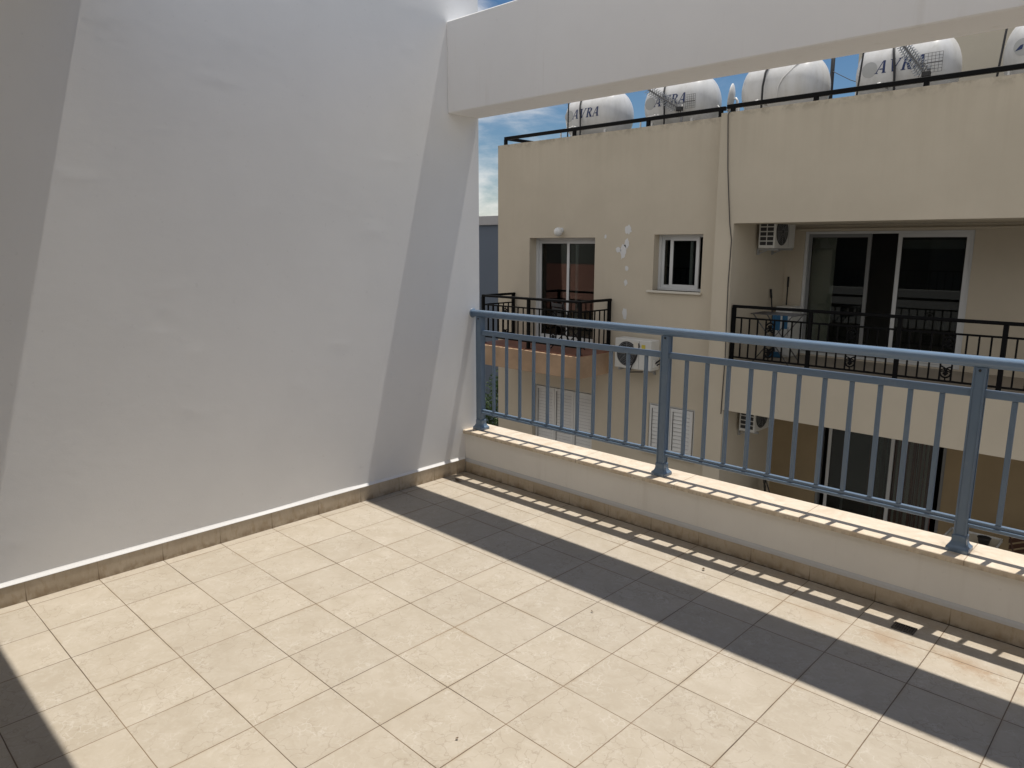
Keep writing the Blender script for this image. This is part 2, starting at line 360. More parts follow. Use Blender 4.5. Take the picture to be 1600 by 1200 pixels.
pw = thing('party_wall', 'tall white plastered wall rising along the left side of the tiled terrace', 'wall', (0, -2.5, 0))
mb = MB()
ny, nz = 260, 190; y0, y1, z0, z1 = -5.0, .165, -.2, 4.3
vs = {}
for i in range(ny+1):
    for j in range(nz+1):
        y = y0+(y1-y0)*i/ny; z = z0+(z1-z0)*j/nz
        e = min(1, (y1-y)/.12) * min(1, max(0., z)/.3)
        a = noise.noise(Vector((y*.9, z*1.0, 3)))*.0010+noise.noise(Vector((y*6.0, z*7.0, 8)))*.00012
        a += max(0, noise.noise(Vector((y*3.4+20, z*9.5, 1)))-.46)*.0022-max(0, noise.noise(Vector((y*5.1+7, z*12.5, 4)))-.5)*.002
        vs[i, j] = mb.bm.verts.new((-.012+a*e, y, z))
for i in range(ny):
    for j in range(nz):
        fc = mb.bm.faces.new((vs[i, j], vs[i+1, j], vs[i+1, j+1], vs[i, j+1])); fc.smooth = True
xb = -.26; xf = -.012
mb.face([(xb, y0, z0), (xb, y1, z0), (xb, y1, z1), (xb, y0, z1)])
for (a, b) in (((y1, z0), (y1, z1)), ((y0, z0), (y0, z1)), ((y0, z1), (y1, z1))):
    mb.face([(xf, *a), (xf, *b), (xb, *b), (xb, *a)])
part('wall', mb, M['white'], pw)
part('skirting', MB().box(-.012, 0, -5, 0, 0, .097, .002), M['skirtL'], pw)
mb = MB()
prof = [(-.0115, .0975), (.0015, .0972), (-.0002, .1015), (-.0085, .1105), (-.0115, .118)]
N = 60
for k in range(N):
    ya, yb = -5+5*k/N, -5+5*(k+1)/N
    def wv(y): return 1+.35*noise.noise(Vector((y*2.2, 0, 5)))-.18*(y > -1)
    for (a, b) in zip(prof[1:], prof[2:]):
        sa, sb = wv(ya), wv(yb)
        z_ = lambda p, s: .0975+(p[1]-.0975)*s
        mb.face([(a[0], ya, z_(a, sa)), (a[0], yb, z_(a, sb)), (b[0], yb, z_(b, sb)), (b[0], ya, z_(b, sa))], True)
part('caulk_bead', mb, M['bead'], pw)

pp = thing('parapet', 'low cream painted parapet with stone coping along the outer edge of the terrace', 'parapet', (3.5, .1, 0))
part('wall', MB().box(-.012, 7.6, .012, .215, -.6, .29), M['par'], pp)
part('coping', MB().box(-.0115, 7.6, -.010, .238, .2902, .3175, .003), M['stone'], pp)
part('skirting', MB().box(.0005, 7.6, 0, .0118, .0005, .078, .002), M['skirtP'], pp)
mb = MB()
for (a, b) in zip([(.0005, .0785), (.004, .092), (.0118, .103)], [(.004, .092), (.0118, .103)]):
    mb.face([(.001, a[0], a[1]), (7.6, a[0], a[1]), (7.6, b[0], b[1]), (.001, b[0], b[1])])
part('caulk_bead', mb, M['greyband'], pp)
for q in (.62, .78, .81, 1.43, 1.46, 1.86, 2.4):
    c = Vector((q, .0113, .093)); mb = MB().lathe([(0, .0025), (.004, .002), (.006, 0)], 8, Matrix.Translation(c) @ Matrix.Rotation(R(90), 4, 'X'))
    part('wall_plug', mb, M['grille'], pp)

single('concrete_beam', MB().box(-.0115, 7.6, -.116, .165, 2.500, 3.068, .006), M['beam'],
       'thick white beam crossing overhead from the tall wall above the blue railing', 'beam')

# house behind the camera: its roof slab shades the near end of the terrace
hs = thing('house', 'white house with flat roof overhanging the terrace behind the viewer', 'house', (3.5, -6, 0))
part('roof', MB().box(-.0115, 7.9, -9, -2.2185, 2.95, 3.25), M['beam'], hs)
part('wall', MB().wall(-.0115, 7.6, -.2, 2.949, -5.25, -5.0, [(2.2, 5.0, .02, 2.2)]), M['beam'], hs)
fr = MB()
for a in (2.2, 3.57, 4.93): fr.box(a, a+.07, -5.12, -5.07, .02, 2.2)
fr.box(2.27, 4.93, -5.12, -5.07, 2.13, 2.2); fr.box(2.27, 4.93, -5.12, -5.07, .02, .09)
d = part('door', fr, M['alu'], hs); part('glass', MB().box(2.27, 4.93, -5.10, -5.09, .09, 2.13), M['glass'], d)
part('room', MB().box(2.0, 5.2, -7.5, -5.26, -.1, 2.6), M['room'], hs)
single('side_wall', MB().box(7.6, 7.85, -5.25, .165, -.3, 2.949), M['white'], 'plain white wall closing the far right end of the terrace', 'wall')

# ------------------------------------------------------------------ blue railing
RY = .099
br = thing('balcony_railing', 'blue grey metal railing with round handrail and square posts on the terrace parapet', 'railing', (3.5, RY, .3175))
hm = MB(); ra, rb = [], []
for k in range(28):
    a = 2*math.pi*k/28; ca, sa = math.cos(a), math.sin(a)
    yy = RY+math.copysign(abs(ca)**.72, ca)*.0275; zz = 1.163+math.copysign(abs(sa)**.80, sa)*.0245
    ra.append(hm.bm.verts.new((-.011, yy, zz))); rb.append(hm.bm.verts.new((7.6, yy, zz)))
for k in range(28): hm.bm.faces.new((ra[k], ra[(k+1) % 28], rb[(k+1) % 28], rb[k])).smooth = True
hm.bm.faces.new(ra); hm.bm.faces.new(rb)
part('handrail', hm, M['sunlit_gloss'], br)
part('flange', MB().lathe([(.0, .006), (.030, .006), (.034, 0)], 18, Matrix.Translation((-.0112, RY, 1.163)) @ Matrix.Rotation(R(90), 4, 'Y')), M['blue'], br)
pxs = [.068+1.5385*k for k in range(5)]
for x in pxs:
    p = MB().box(x-.021, x+.021, RY-.021, RY+.021, .3177, 1.141, .003)
    for q in (-.0245, .0175): p.box(x+q, x+q+.007, RY-.0255, RY-.0205, .393, 1.1405, .0012)
    for q in (-.0205, .0135): p.box(x+.0205, x+.0255, RY+q, RY+q+.007, .393, 1.1405, .0012)
    po = part('post', p, M['blue'], br)
    b = MB()
    rings = [(.045, .3176), (.045, .333), (.043, .338), (.035, .346), (.030, .357), (.0285, .366), (.0285, .388), (.0262, .392)]
    prev = None
    for h_, z in rings:
        ring = [b.bm.verts.new((x+sx*h_, RY+sy*h_, z)) for sx, sy in ((-1, -1), (1, -1), (1, 1), (-1, 1))]
        if prev:
            for k in range(4): b.bm.faces.new((prev[k], prev[(k+1) % 4], ring[(k+1) % 4], ring[k]))
        prev = ring
    b.bm.faces.new(prev)
    bb = b.bm
    ed = [e for e in bb.edges if abs(e.verts[0].co.z-e.verts[1].co.z) > .001]
    bmesh.ops.bevel(bb, geom=ed, offset=.004, segments=2, affect='EDGES')
    part('base', b, M['blue'], po)
    sc = MB().lathe([(0, .004), (.005, .003), (.006, 0)], 8, Matrix.Translation((x, RY-.0236, 1.128)) @ Matrix.Rotation(R(90), 4, 'X'))
    part('screw', sc, M['gasket'], po)
for a, b in zip(pxs, pxs[1:]):
    x0, x1 = a+.0215, b-.0215
    part('upper_rail', MB().box(x0, x1, RY-.014, RY+.014, 1.012, 1.046, .003), M['blue'], br)
    lr = MB().box(x0, x1, RY-.017, RY+.017, .436, .452, .002); lr.box(x0, x1, RY-.010, RY+.010, .4525, .468, .002)
    part('lower_rail', lr, M['blue'], br)
    for k in range(11):
        x = a+(b-a)*(k+1)/12+.006*(5-k)/5
        part('baluster', MB().box(x-.0105, x+.0105, RY-.008, RY+.008, .4685, 1.0115, .002), M['blue'], br)

# floor drain and litter
dr = thing('floor_drain', 'small dark metal floor drain set in the tiles beside the parapet', 'drain', (3.03, -.172, 0))
m = MB(); m.box(2.99, 3.07, -.205, -.197, .0005, .004); m.box(2.99, 3.07, -.148, -.140, .0005, .004); m.box(2.985, 2.993, -.205, -.14, .0005, .0045); m.box(3.067, 3.075, -.205, -.14, .0005, .0045)
part('frame', m, M['drain'], dr)
m = MB()
for k in range(7): m.box(2.998+k*.0098, 3.003+k*.0098, -.1965, -.1485, .0008, .003)
m.box(2.994, 3.0665, -.175, -.171, .0012, .0034)
part('grate', m, M['drain'], dr)
part('pit', MB().box(2.994, 3.066, -.1968, -.1482, .0002, .0006), M['gasket'], dr)
def leaf(x, y, s, ang, label):
    m = MB(); n = 7; top = []; bot = []
    for i in range(n):
        t_ = i/(n-1); w_ = math.sin(math.pi*t_)**.8*.34*s+.0004; z = .003+.35*s*(t_-.5)**2*3+.002
        top.append((t_*s-s/2, w_, z+.15*w_)); bot.append((t_*s-s/2, -w_, z+.2*w_))
    mid = [(t[0], 0, t[2]-.001) for t in top]
    for i in range(n-1):
        m.face([mid[i], mid[i+1], top[i+1], top[i]]); m.face([bot[i], bot[i+1], mid[i+1], mid[i]])
    o = single('dry_leaf', m, M['dryleaf'], label, 'leaf', 'dry leaves on the terrace tiles')
    o.location = (x, y, .001); o.rotation_euler = (0, 0, ang)
leaf(.135, -.19, .055, .4, 'curled dark leaf on the floor in the corner below the tall white wall')
leaf(2.106, -.265, .020, 2.1, 'brown leaf on the sunlit strip of tiles between the railing shadow and beam shadow')
leaf(2.171, -2.02, .011, 1.2, 'tiny dark leaf scrap on the sunlit tiles nearest the viewer')
leaf(1.965, -1.014, .012, .1, 'tiny dark leaf scrap on sunlit tile just outside the broad beam shadow')

# ------------------------------------------------------------------ apartment building opposite
ab = thing('apartment_building', 'beige rendered apartment building with balconies and white sliding doors across the street', 'building', (0, 12, -6.6))
F1, F2, F3 = 7.7, 7.4, 9.4
w = MB()
w.wall(-7.37, -2.12, -6.6, 3.675, F1, F1+.25, [(-6.458, -4.772, -.30, 1.785), (-3.462, -2.499, .855, 1.83), (-6.35, -4.74, -3.3, -1.225), (-3.44, -2.487, -2.1, -1.2)])
part('wall', w, M['facade'], ab)
w = MB(); w.wall(-2.12, 9.0, -6.6, 3.675, F2, F2+.25, [(-1.805, 8.7, -.28, 1.987), (-1.805, 8.7, -3.33, -1.03)])
w.box(-2.12, -1.805, F2+.2502, F3+.2, -6.6, 3.675); w.box(8.7, 9.0, F2+.2502, F3+.2, -6.6, 3.675)
part('wall', w, M['facade'], ab)
w = MB(); w.wall(-1.8045, 8.6995, -.279, 1.989, F3, F3+.2, [(-1.48, 1.09, -.255, 1.885)]); part('wall', w, M['facade'], ab)
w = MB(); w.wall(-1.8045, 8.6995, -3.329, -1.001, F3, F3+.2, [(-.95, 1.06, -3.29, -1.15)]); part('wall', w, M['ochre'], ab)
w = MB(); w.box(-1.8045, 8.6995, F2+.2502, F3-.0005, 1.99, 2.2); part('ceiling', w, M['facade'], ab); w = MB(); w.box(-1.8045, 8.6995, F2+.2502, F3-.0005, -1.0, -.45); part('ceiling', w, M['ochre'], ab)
w = MB(); w.box(-1.8045, 8.6995, F2+.2502, F3-.0005, -.4495, -.281); w.box(-1.8045, 8.6995, F2+.2502, F3-.0005, -3.6, -3.331); part('balcony_floor', w, M['floorb'], ab)
part('pelmet', MB().box(-1.80, 8.69, F3-.05, F3-.001, 1.898, 1.935, .004), M['facade'], ab)
w = MB(); w.box(-7.369, -7.12, 7.951, 17, -6.6, 3.675); w.box(8.75, 9, 9.601, 17, -6.6, 3.675); w.box(-7.37, 9, 17.001, 17.25, -6.6, 3.675)
part('wall', w, M['facade'], ab); w = MB(); w.box(-7.119, 8.749, 9.602, 17, 3.0, 3.2); w.box(-7.119, -2.121, 7.951, 9.6, 3.0, 3.2); w.box(-1.8, 8.69, 7.651, 9.6, 3.0, 3.2)
part('roof', w, M['concrete'], ab)
w = MB()
for z in (-.5, -3.55): w.box(-7.119, -2.121, 7.952, 9.6, z, z+.17); w.box(-7.119, 8.749, 9.602, 16.9, z, z+.17)
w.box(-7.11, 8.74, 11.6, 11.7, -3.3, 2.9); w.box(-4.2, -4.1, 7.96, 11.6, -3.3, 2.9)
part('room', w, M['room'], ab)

def frame_xz(mb, x0, x1, z0, z1, y0, y1, t, b=.003, tb=None):
    tb = tb or t
    mb.box(x0, x0+t, y0, y1, z0, z1, b); mb.box(x1-t, x1, y0, y1, z0, z1, b)
    mb.box(x0+t-.001, x1-t+.001, y0+.001, y1-.001, z1-t, z1-.0006, b); mb.box(x0+t-.001, x1-t+.001, y0+.001, y1-.001, z0+.0006, z0+tb, b)
def sash(parent, x0, x1, z0, z1, y, t=.06, mat='alu', tb=None):
    mb = MB(); frame_xz(mb, x0, x1, z0, z1, y, y+.035, t, tb=tb)
    s_ = part('sash', mb, M[mat], parent)
    part('glass', MB().box(x0+t-.005, x1-t+.005, y+.015, y+.02, z0+(tb or t)-.005, z1-t+.005), M['glass'], s_)
    g = MB(); frame_xz(g, x0+t-.001, x1-t+.001, z0+(tb or t)-.001, z1-t+.001, y+.010, y+.0148, .010, 0)
    part('gasket', g, M['gasket'], s_)
    return s_
# left balcony door
yd = 7.90
mb = MB(); frame_xz(mb, -6.457, -4.773, -.30, 1.784, yd, yd+.10, .05)
d1 = part('sliding_door', mb, M['alu'], ab)
sash(d1, -6.408, -5.385, -.25, 1.735, yd+.055, .06); sash(d1, -5.635, -4.822, -.25, 1.735, yd+.012, .062)
part('curtain', MB().box(-6.40, -6.15, yd+.25, yd+.27, -.28, 1.75), M['curtain'], ab)
# small window
mb = MB(); frame_xz(mb, -3.461, -2.50, .856, 1.829, yd-.04, yd+.05, .045)
wn = part('window', mb, M['alu'], ab)
sash(wn, -3.417, -2.80, .90, 1.786, yd+.006, .05); sash(wn, -3.23, -2.655, .90, 1.786, yd-.034, .062)
part('sill', MB().box(-3.56, -2.475, F1-.05, F1+.16, .815, .855, .006), M['sill'], wn)
# right balcony door, middle panel slid open
mb = MB(); frame_xz(mb, -1.479, 1.089, -.254, 1.884, F3+.02, F3+.13, .042)
d2 = part('sliding_door', mb, M['alu'], ab)
sash(d2, -1.437, -.40, -.21, 1.842, F3+.075, .058, 'alugrey_shade'); sash(d2, .02, 1.047, -.21, 1.842, F3+.03, .062)  # rear sash coloured darker grey for the shade it stands in
part('curtain', MB().box(-1.42, -1.02, F3+.22, F3+.24, -.24, 1.85), M['sill'], ab)  # pale panel added to imitate a beige reflection in the left pane
part('blind_box', MB().box(.08, .95, F3+.10, F3+.15, 1.60, 1.74), M['alugrey_shade'], d2)
# lower balcony door with curtain
mb = MB(); frame_xz(mb, -.949, 1.059, -3.289, -1.151, F3+.02, F3+.13, .05)
d3 = part('sliding_door', mb, M['alugrey_shade'], ab)
sash(d3, -.80, .28, -3.23, -1.21, F3+.03, .055); sash(d3, -.53, .90, -3.23, -1.21, F3+.075, .05, 'alugrey_shade')
mb = MB(); n = 90; prv = None
for k in range(n+1):
    x = -.15+1.05*k/n; y = F3+.18+.03*math.sin(k*.9)+.015*math.sin(k*2.3)
    if prv: mb.face([(prv[0], prv[1], -3.25), (x, y, -3.25), (x, y, -1.2), (prv[0], prv[1], -1.2)], True)
    prv = (x, y)
part('curtain', mb, M['curtain'], ab, recalc=False)
# louvred shutters
def shutter(parent, x0, x1, z0, z1, y, hinge):
    mb = MB(); t = .055; frame_xz(mb, x0, x1, z0, z1, y, y+.03, t)
    s_ = part('shutter', mb, M['shutter'], parent)
    lv = MB(); n = int((z1-z0-2*t)/.066)
    pt_ = (z1-z0-2*t)/n
    for k in range(n):
        z = z0+t+(k+.5)*pt_
        lv.box(x0+t-.002, x1-t+.002, -.003, .003, -pt_*.45, pt_*.45, 0, Matrix.Translation((0, y+.014, z)) @ Matrix.Rotation(R(-14), 4, 'X'))
    part('louvre', lv, M['shutter'], s_)
    part('slit_shade', MB().box(x0+t-.002, x1-t+.002, y+.026, y+.029, z0+t-.002, z1-t+.002), M['alugrey_shade'], s_)  # added dark sheet paints the shade seen in the slits between louvres
    sx = x0+t-.012 if hinge else x1-t
    part('gap_shade', MB().box(sx, sx+.014, y-.0008, y+.002, z0+t, z1-t), M['gasket'], s_)  # solid dark strip stands for the shaded gap beside the louvres
mb = MB(); frame_xz(mb, -6.349, -4.741, -3.29, -1.226, F1+.10, F1+.15, .04); sd = part('shutter_door', mb, M['shutter'], ab)
for k in range(3): shutter(sd, -6.30+k*.512, -5.796+k*.512, -3.24, -1.27, F1+.075, True)
mb = MB(); frame_xz(mb, -3.439, -2.488, -2.099, -1.201, F1+.02, F1+.06, .03); sw = part('shutter_window', mb, M['shutter'], ab)
shutter(sw, -3.405, -2.975, -2.065, -1.235, F1-.012, True); shutter(sw, -2.965, -2.522, -2.065, -1.235, F1-.012, True)
part('sill', MB().box(-3.55, -2.44, F1-.06, F1+.018, -2.145, -2.10, .006), M['sill'], sw)
# left balcony slab
sl = MB().box(-6.95, -4.29, 6.66, F1-.0005, -.75, -.345, .008); bs = part('balcony_slab', sl, M['salmon'], ab)
part('balcony_floor', MB().box(-6.94, -4.30, 6.72, F1-.001, -.3448, -.328), M['terracotta'], ab)
# white filler patches on the render
def blob(cx, cz, rx, rz, seed, y):
    m = MB(); n = 14; rnd = random.Random(seed)
    pts = [(cx+rx*math.cos(2*math.pi*k/n)*(.65+.55*rnd.random()), y, cz+rz*math.sin(2*math.pi*k/n)*(.65+.55*rnd.random())) for k in range(n)]
    m.face(pts); m.face([(p[0], y+.003, p[2]) for p in pts])
    for k in range(n):
        a, b = pts[k], pts[(k+1) % n]; m.face([a, b, (b[0], y+.003, b[2]), (a[0], y+.003, a[2])])
    part('filler_patch', m, M['patch'], ab)
for i, (cx, cz, rx, rz) in enumerate([(-4.018, 1.92, .075, .09), (-4.045, 1.68, .06, .09), (-4.12, 1.52, .07, .15), (-4.23, 1.56, .06, .05), (-4.53, 1.80, .03, .045), (-4.03, 1.23, .05, .05), (-4.04, .97, .04, .06), (-4.043, .40, .05, .11), (-4.05, .15, .03, .05)]):
    blob(cx, cz, rx, rz, i+3, F1-.0035)

# ------------------------------------------------------------------ iron balcony railings
def iron_run(root, A, B, ztop, zfloor, posts, end_posts=(True, True), skip_rail=False):
    A, B = Vector((*A, 0)), Vector((*B, 0)); L = (B-A).length; d = (B-A)/L
    P = lambda s_, z: A+d*s_+Vector((0, 0, z))
    zu, zl = ztop-.20, zfloor+.135
    part('handrail', MB().bar(P(-.025, ztop-.02), P(L+.025, ztop-.02), .062, .046, .01), M['iron'], root)
    part('upper_rail', MB().bar(P(0, zu), P(L, zu), .026, .026), M['iron'], root)
    part('lower_rail', MB().bar(P(0, zl), P(L, zl), .026, .026), M['iron'], root)
    for i, s_ in enumerate(posts):
        if (i == 0 and not end_posts[0]) or (i == len(posts)-1 and not end_posts[1]): continue
        pm = MB().bar(P(s_, zfloor), P(s_, ztop-.04), .056, .056, .003); pm.bar(P(s_, zfloor), P(s_, zfloor+.012), .09, .09)
        part('post', pm, M['iron'], root)
    for a, b in zip(posts, posts[1:]):
        n = max(2, round((b-a)/.138)-1); mid = n//2
        for k in range(n):
            s_ = a+(b-a)*(k+1)/(n+1)
            part('baluster', MB().bar(P(s_, zl), P(s_, zu), .02, .02), M['iron'], root)
        if n >= 6:
            sa, sb = a+(b-a)*mid/(n+1), a+(b-a)*(mid+1)/(n+1); sm, hw = (sa+sb)/2, (sb-sa)/2
            for sgn, z_ in ((1, zu), (-1, zl)):
                o_ = MB()
                zz = lambda q: z_-sgn*q
                o_.bar(P(sm, zz(0)), P(sm, zz(.05)), .014, .014)
                for side in (-1, 1):
                    arc = [P(sm+side*hw*math.sin(t*math.pi/2)*1., zz(.05+.075*(1-math.cos(t*math.pi/2)))) for t in [k/6 for k in range(7)]]
                    o_.tube(arc, .013, 6)
                    o_.tube([P(sm+side*hw, zz(.14)), P(sm+side*hw*.4, zz(.165)), P(sm-side*hw*.35, zz(.135)), P(sm-side*hw*.95, zz(.125))], .010, 6)
                    o_.tube([P(sm+side*hw*.95, zz(.20)), P(sm+side*hw*.35, zz(.185)), P(sm, zz(.165))], .010, 6)
                o_.box(-.026, .026, -.02, .02, -.026, .026, .006, Matrix.Translation(P(sm, zz(.105))) @ Matrix.Rotation(R(45), 4, 'Y'))
                part('ornament', o_, M['iron'], root)
lr_ = thing('iron_railing', 'black wrought iron railing round the small balcony with orange slab', 'railing', (-5.6, 6.75, -.33))
iron_run(lr_, (-6.88, 6.78), (-4.37, 6.78), .655, -.328, [0, 1.255, 2.51])
iron_run(lr_, (-4.37, 6.78), (-4.37, F1-.02), .655, -.328, [0, .88], (False, True))
iron_run(lr_, (-6.88, 6.78), (-6.88, F1-.02), .655, -.328, [0, .88], (False, True))
rr_ = thing('iron_railing', 'long black wrought iron railing across the wide recessed upper balcony on the right', 'railing', (2, 7.48, -.28))
iron_run(rr_, (-1.76, 7.5), (5.68, 7.5), .70, -.279, [.0+1.24*k for k in range(7)])

# roof edge rails
def roof_rail(pts, posts, label):
    t_ = thing('roof_railing', label, 'railing', (*pts[0][:2], 3.675))
    for a, b in zip(pts, pts[1:]):
        d_ = (Vector(b)-Vector(a)).normalized()*.025
        part('rail', MB().bar(Vector(a)-d_, Vector(b)+d_, .062, .062, .006), M['iron'], t_)
    for (x, y) in posts:
        part('post', MB().box(x-.03, x+.03, y-.03, y+.03, 3.676, pts[0][2]-.02, .003), M['iron'], t_)
roof_rail([(-7.26, 9.6, 3.82), (-7.26, 7.82, 3.82), (-2.3, 7.82, 3.82)], [(-7.26, 7.82), (-5.42, 7.82), (-3.75, 7.82), (-2.36, 7.82), (-7.26, 9.55)], 'low black roof edge rail on the left block above the small balcony')
roof_rail([(-2.05, 7.5, 3.775), (8.9, 7.5, 3.775)], [(-1.98, 7.5), (-.69, 7.5), (.74, 7.5), (2.2, 7.5), (3.7, 7.5), (5.2, 7.5)], 'low black roof edge rail on the right block above the wide balcony')

single('wall_cable', MB().tube([(-1.97, F2-.012, 3.69), (-2.0, F2-.014, 3.64), (-1.975, F2-.014, 3.2), (-1.952, F2-.014, 2.82), (-1.90, F2-.014, 2.3), (-1.866, F2-.014, 1.978), (-1.82, F2-.016, 1.73), (-1.835, F2-.014, 1.05), (-1.825, F2-.014, .4), (-1.812, F2-.014, -.125), (-1.83, F2-.014, -1.1)], .008, 6),
       M['cable'], 'thin dark cable hanging from the roof down the narrow beige column', 'cable')
lp = thing('wall_lamp', 'round white globe lamp on the beige wall above the small balcony door', 'lamp', (-5.6, F1, 1.9))
part('globe', MB().lathe([(0.001, -.085)]+[(.085*math.cos(R(a)), .085*math.sin(R(a))) for a in range(-75, 90, 15)]+[(0.001, .085)], 20, Matrix.Translation((-5.6, F1-.11, 1.90))), M['lamp'], lp)
part('base', MB().lathe([(.05, 0), (.05, .02), (.035, .04)], 16, Matrix.Translation((-5.6, F1-.0005, 1.93)) @ Matrix.Rotation(R(90), 4, 'X')), M['alu'], lp)

# ------------------------------------------------------------------ air conditioners
def make_ac(loc, rz, label):
    t_ = thing('air_conditioner', label, 'air conditioner', loc, 'outdoor air conditioning units', rz)
    W[t_.name] = Vector()
    part('casing', MB().box(-.39, .39, -.14, .14, 0, .54, .015, seg=2), M['ac'], t_)
    Mx = Matrix.Translation((-.12, -.141, .27)) @ Matrix.Rotation(R(90), 4, 'X')
    part('fan', MB().lathe([(0, .002), (.205, .002), (.212, .006), (.22, .004), (.225, 0)], 32, Mx), M['grille'], t_)
    gr = MB()
    for q in (.05, .08, .11, .14, .17, .20): gr.tube([Mx @ Vector((q*math.cos(2*math.pi*k/28), q*math.sin(2*math.pi*k/28), .012)) for k in range(28)], .003, 5, closed=True)
    for k in range(8):
        a = k*math.pi/4; gr.tube([Mx @ Vector((.03*math.cos(a), .03*math.sin(a), .014)), Mx @ Vector((.215*math.cos(a), .215*math.sin(a), .010))], .004, 5)
    part('fan_grille', gr, M['alugrey_shade'], t_)
    gg = MB()
    for i in range(2):
        for j in range(6): gg.box(-.3925, -.3895, -.115+i*.12, -.012+i*.12, .05+j*.076, .108+j*.076)
    part('side_grille', gg, M['grille'], t_)
    part('panel_groove', MB().box(.135, .142, -.1415, -.1395, .02, .52), M['alugrey_shade'], t_)
    for x in (-.27, .27):
        br_ = MB(); br_.box(x-.02, x+.02, -.16, .20, -.035, -.002); br_.box(x-.02, x+.02, .17, .20, -.11, -.036)
        br_.bar((x, .04, -.036), (x, .175, -.09), .02, .015)
        part('bracket', br_, M['steel'], t_)
    vb = MB().box(.391, .42, -.07, .07, .06, .20, .005)
    part('valve_cover', vb, M['ac'], t_)
    hz = MB().tube([(.41, -.02, .13), (.46, -.02, .17), (.49, .0, .20), (.50, .08, .19), (.495, .18, .12), (.49, .28, .08)], .016, 8)
    hz.tube([(.41, .02, .09), (.45, .03, .12), (.47, .12, .12), (.47, .29, .06)], .012, 8)
    part('hose', hz, M['rubber'], t_)
    return t_
a0 = make_ac((-3.60, F1-.21, -.555), 0, 'white air conditioner with front fan fixed to the beige wall beside the small balcony')
def extra(a):
    part('label', MB().box(.19, .27, -.1425, -.1405, .34, .46), M['label'], a)
    part('terminal_cover', MB().box(.02, .13, -.150, -.1405, .36, .49, .003), M['sill'], a)
    part('cable', MB().tube([(.13, -.147, .48), (.145, -.152, .42), (.12, -.155, .30), (.03, -.16, .12), (-.03, -.165, -.03), (-.04, -.14, -.06), (.05, -.1, -.05), (.2, -.06, -.04)], .011, 8), M['rubber'], a)
a1 = copy_thing(a0, (-1.595, 8.53, 1.60), R(90), 'air conditioner hung high on the side wall of the upper recessed balcony')
copy_thing(a0, (-1.595, 8.25, -1.45), R(90), 'air conditioner under the ceiling of the lower recessed balcony, behind the blue balusters')
extra(a0)

# ------------------------------------------------------------------ roof tanks
STR = {  # strokes: four corners bl, br, tr, tl in a unit box
 'A': [((-.02, 0), (.06, 0), (.50, 1), (.40, 1)), ((.62, 0), (.86, 0), (.62, 1), (.42, 1)), ((.26, .28), (.70, .28), (.69, .37), (.30, .37)), ((-.10, 0), (.20, 0), (.19, .06), (-.08, .06)), ((.54, 0), (.96, 0), (.94, .06), (.56, .06))],
 'V': [((.34, 0), (.46, 0), (.26, 1), (.04, 1)), ((.38, 0), (.48, 0), (.92, 1), (.82, 1)), ((-.04, .94), (.36, .94), (.36, 1), (-.06, 1)), ((.70, .94), (1.0, .94), (1.02, 1), (.70, 1))],
 'R': [((.10, 0), (.32, 0), (.32, 1), (.10, 1)), ((.32, .92), (.66, .90), (.56, 1), (.32, 1)), ((.60, .60), (.82, .66), (.82, .86), (.58, .96)), ((.32, .48), (.60, .48), (.78, .64), (.32, .56)), ((.66, 0), (.98, 0), (.60, .50), (.38, .50)), ((0, 0), (.42, 0), (.42, .06), (0, .06)), ((0, .94), (.2, .94), (.2, 1), (0, 1))]}
TR, TZ, TY, TL = .48, 4.20, 9.0, 1.40
def tank_letters(x0, h, wdt, z0):
    m = MB(); off = .002
    for i, ch in enumerate('AVRA'):
        for st in STR[ch]:
            off += .00018
            bl, brr, tr_, tl = [Vector(p) for p in st]; n = 6
            def pt(q):
                xx = x0+(i*1.14+q.x+.22*q.y)*wdt; z = z0+q.y*h; rr = TR+off
                return (xx, -math.sqrt(rr*rr-z*z), z)
            for k in range(n):
                a, b = k/n, (k+1)/n
                m.face([pt(bl.lerp(tl, a)), pt(brr.lerp(tr_, a)), pt(brr.lerp(tr_, b)), pt(bl.lerp(tl, b))])
    return m
def surf(x, z, off=.002): rr = TR+off; return (x, -math.sqrt(max(0, rr*rr-z*z)), z)
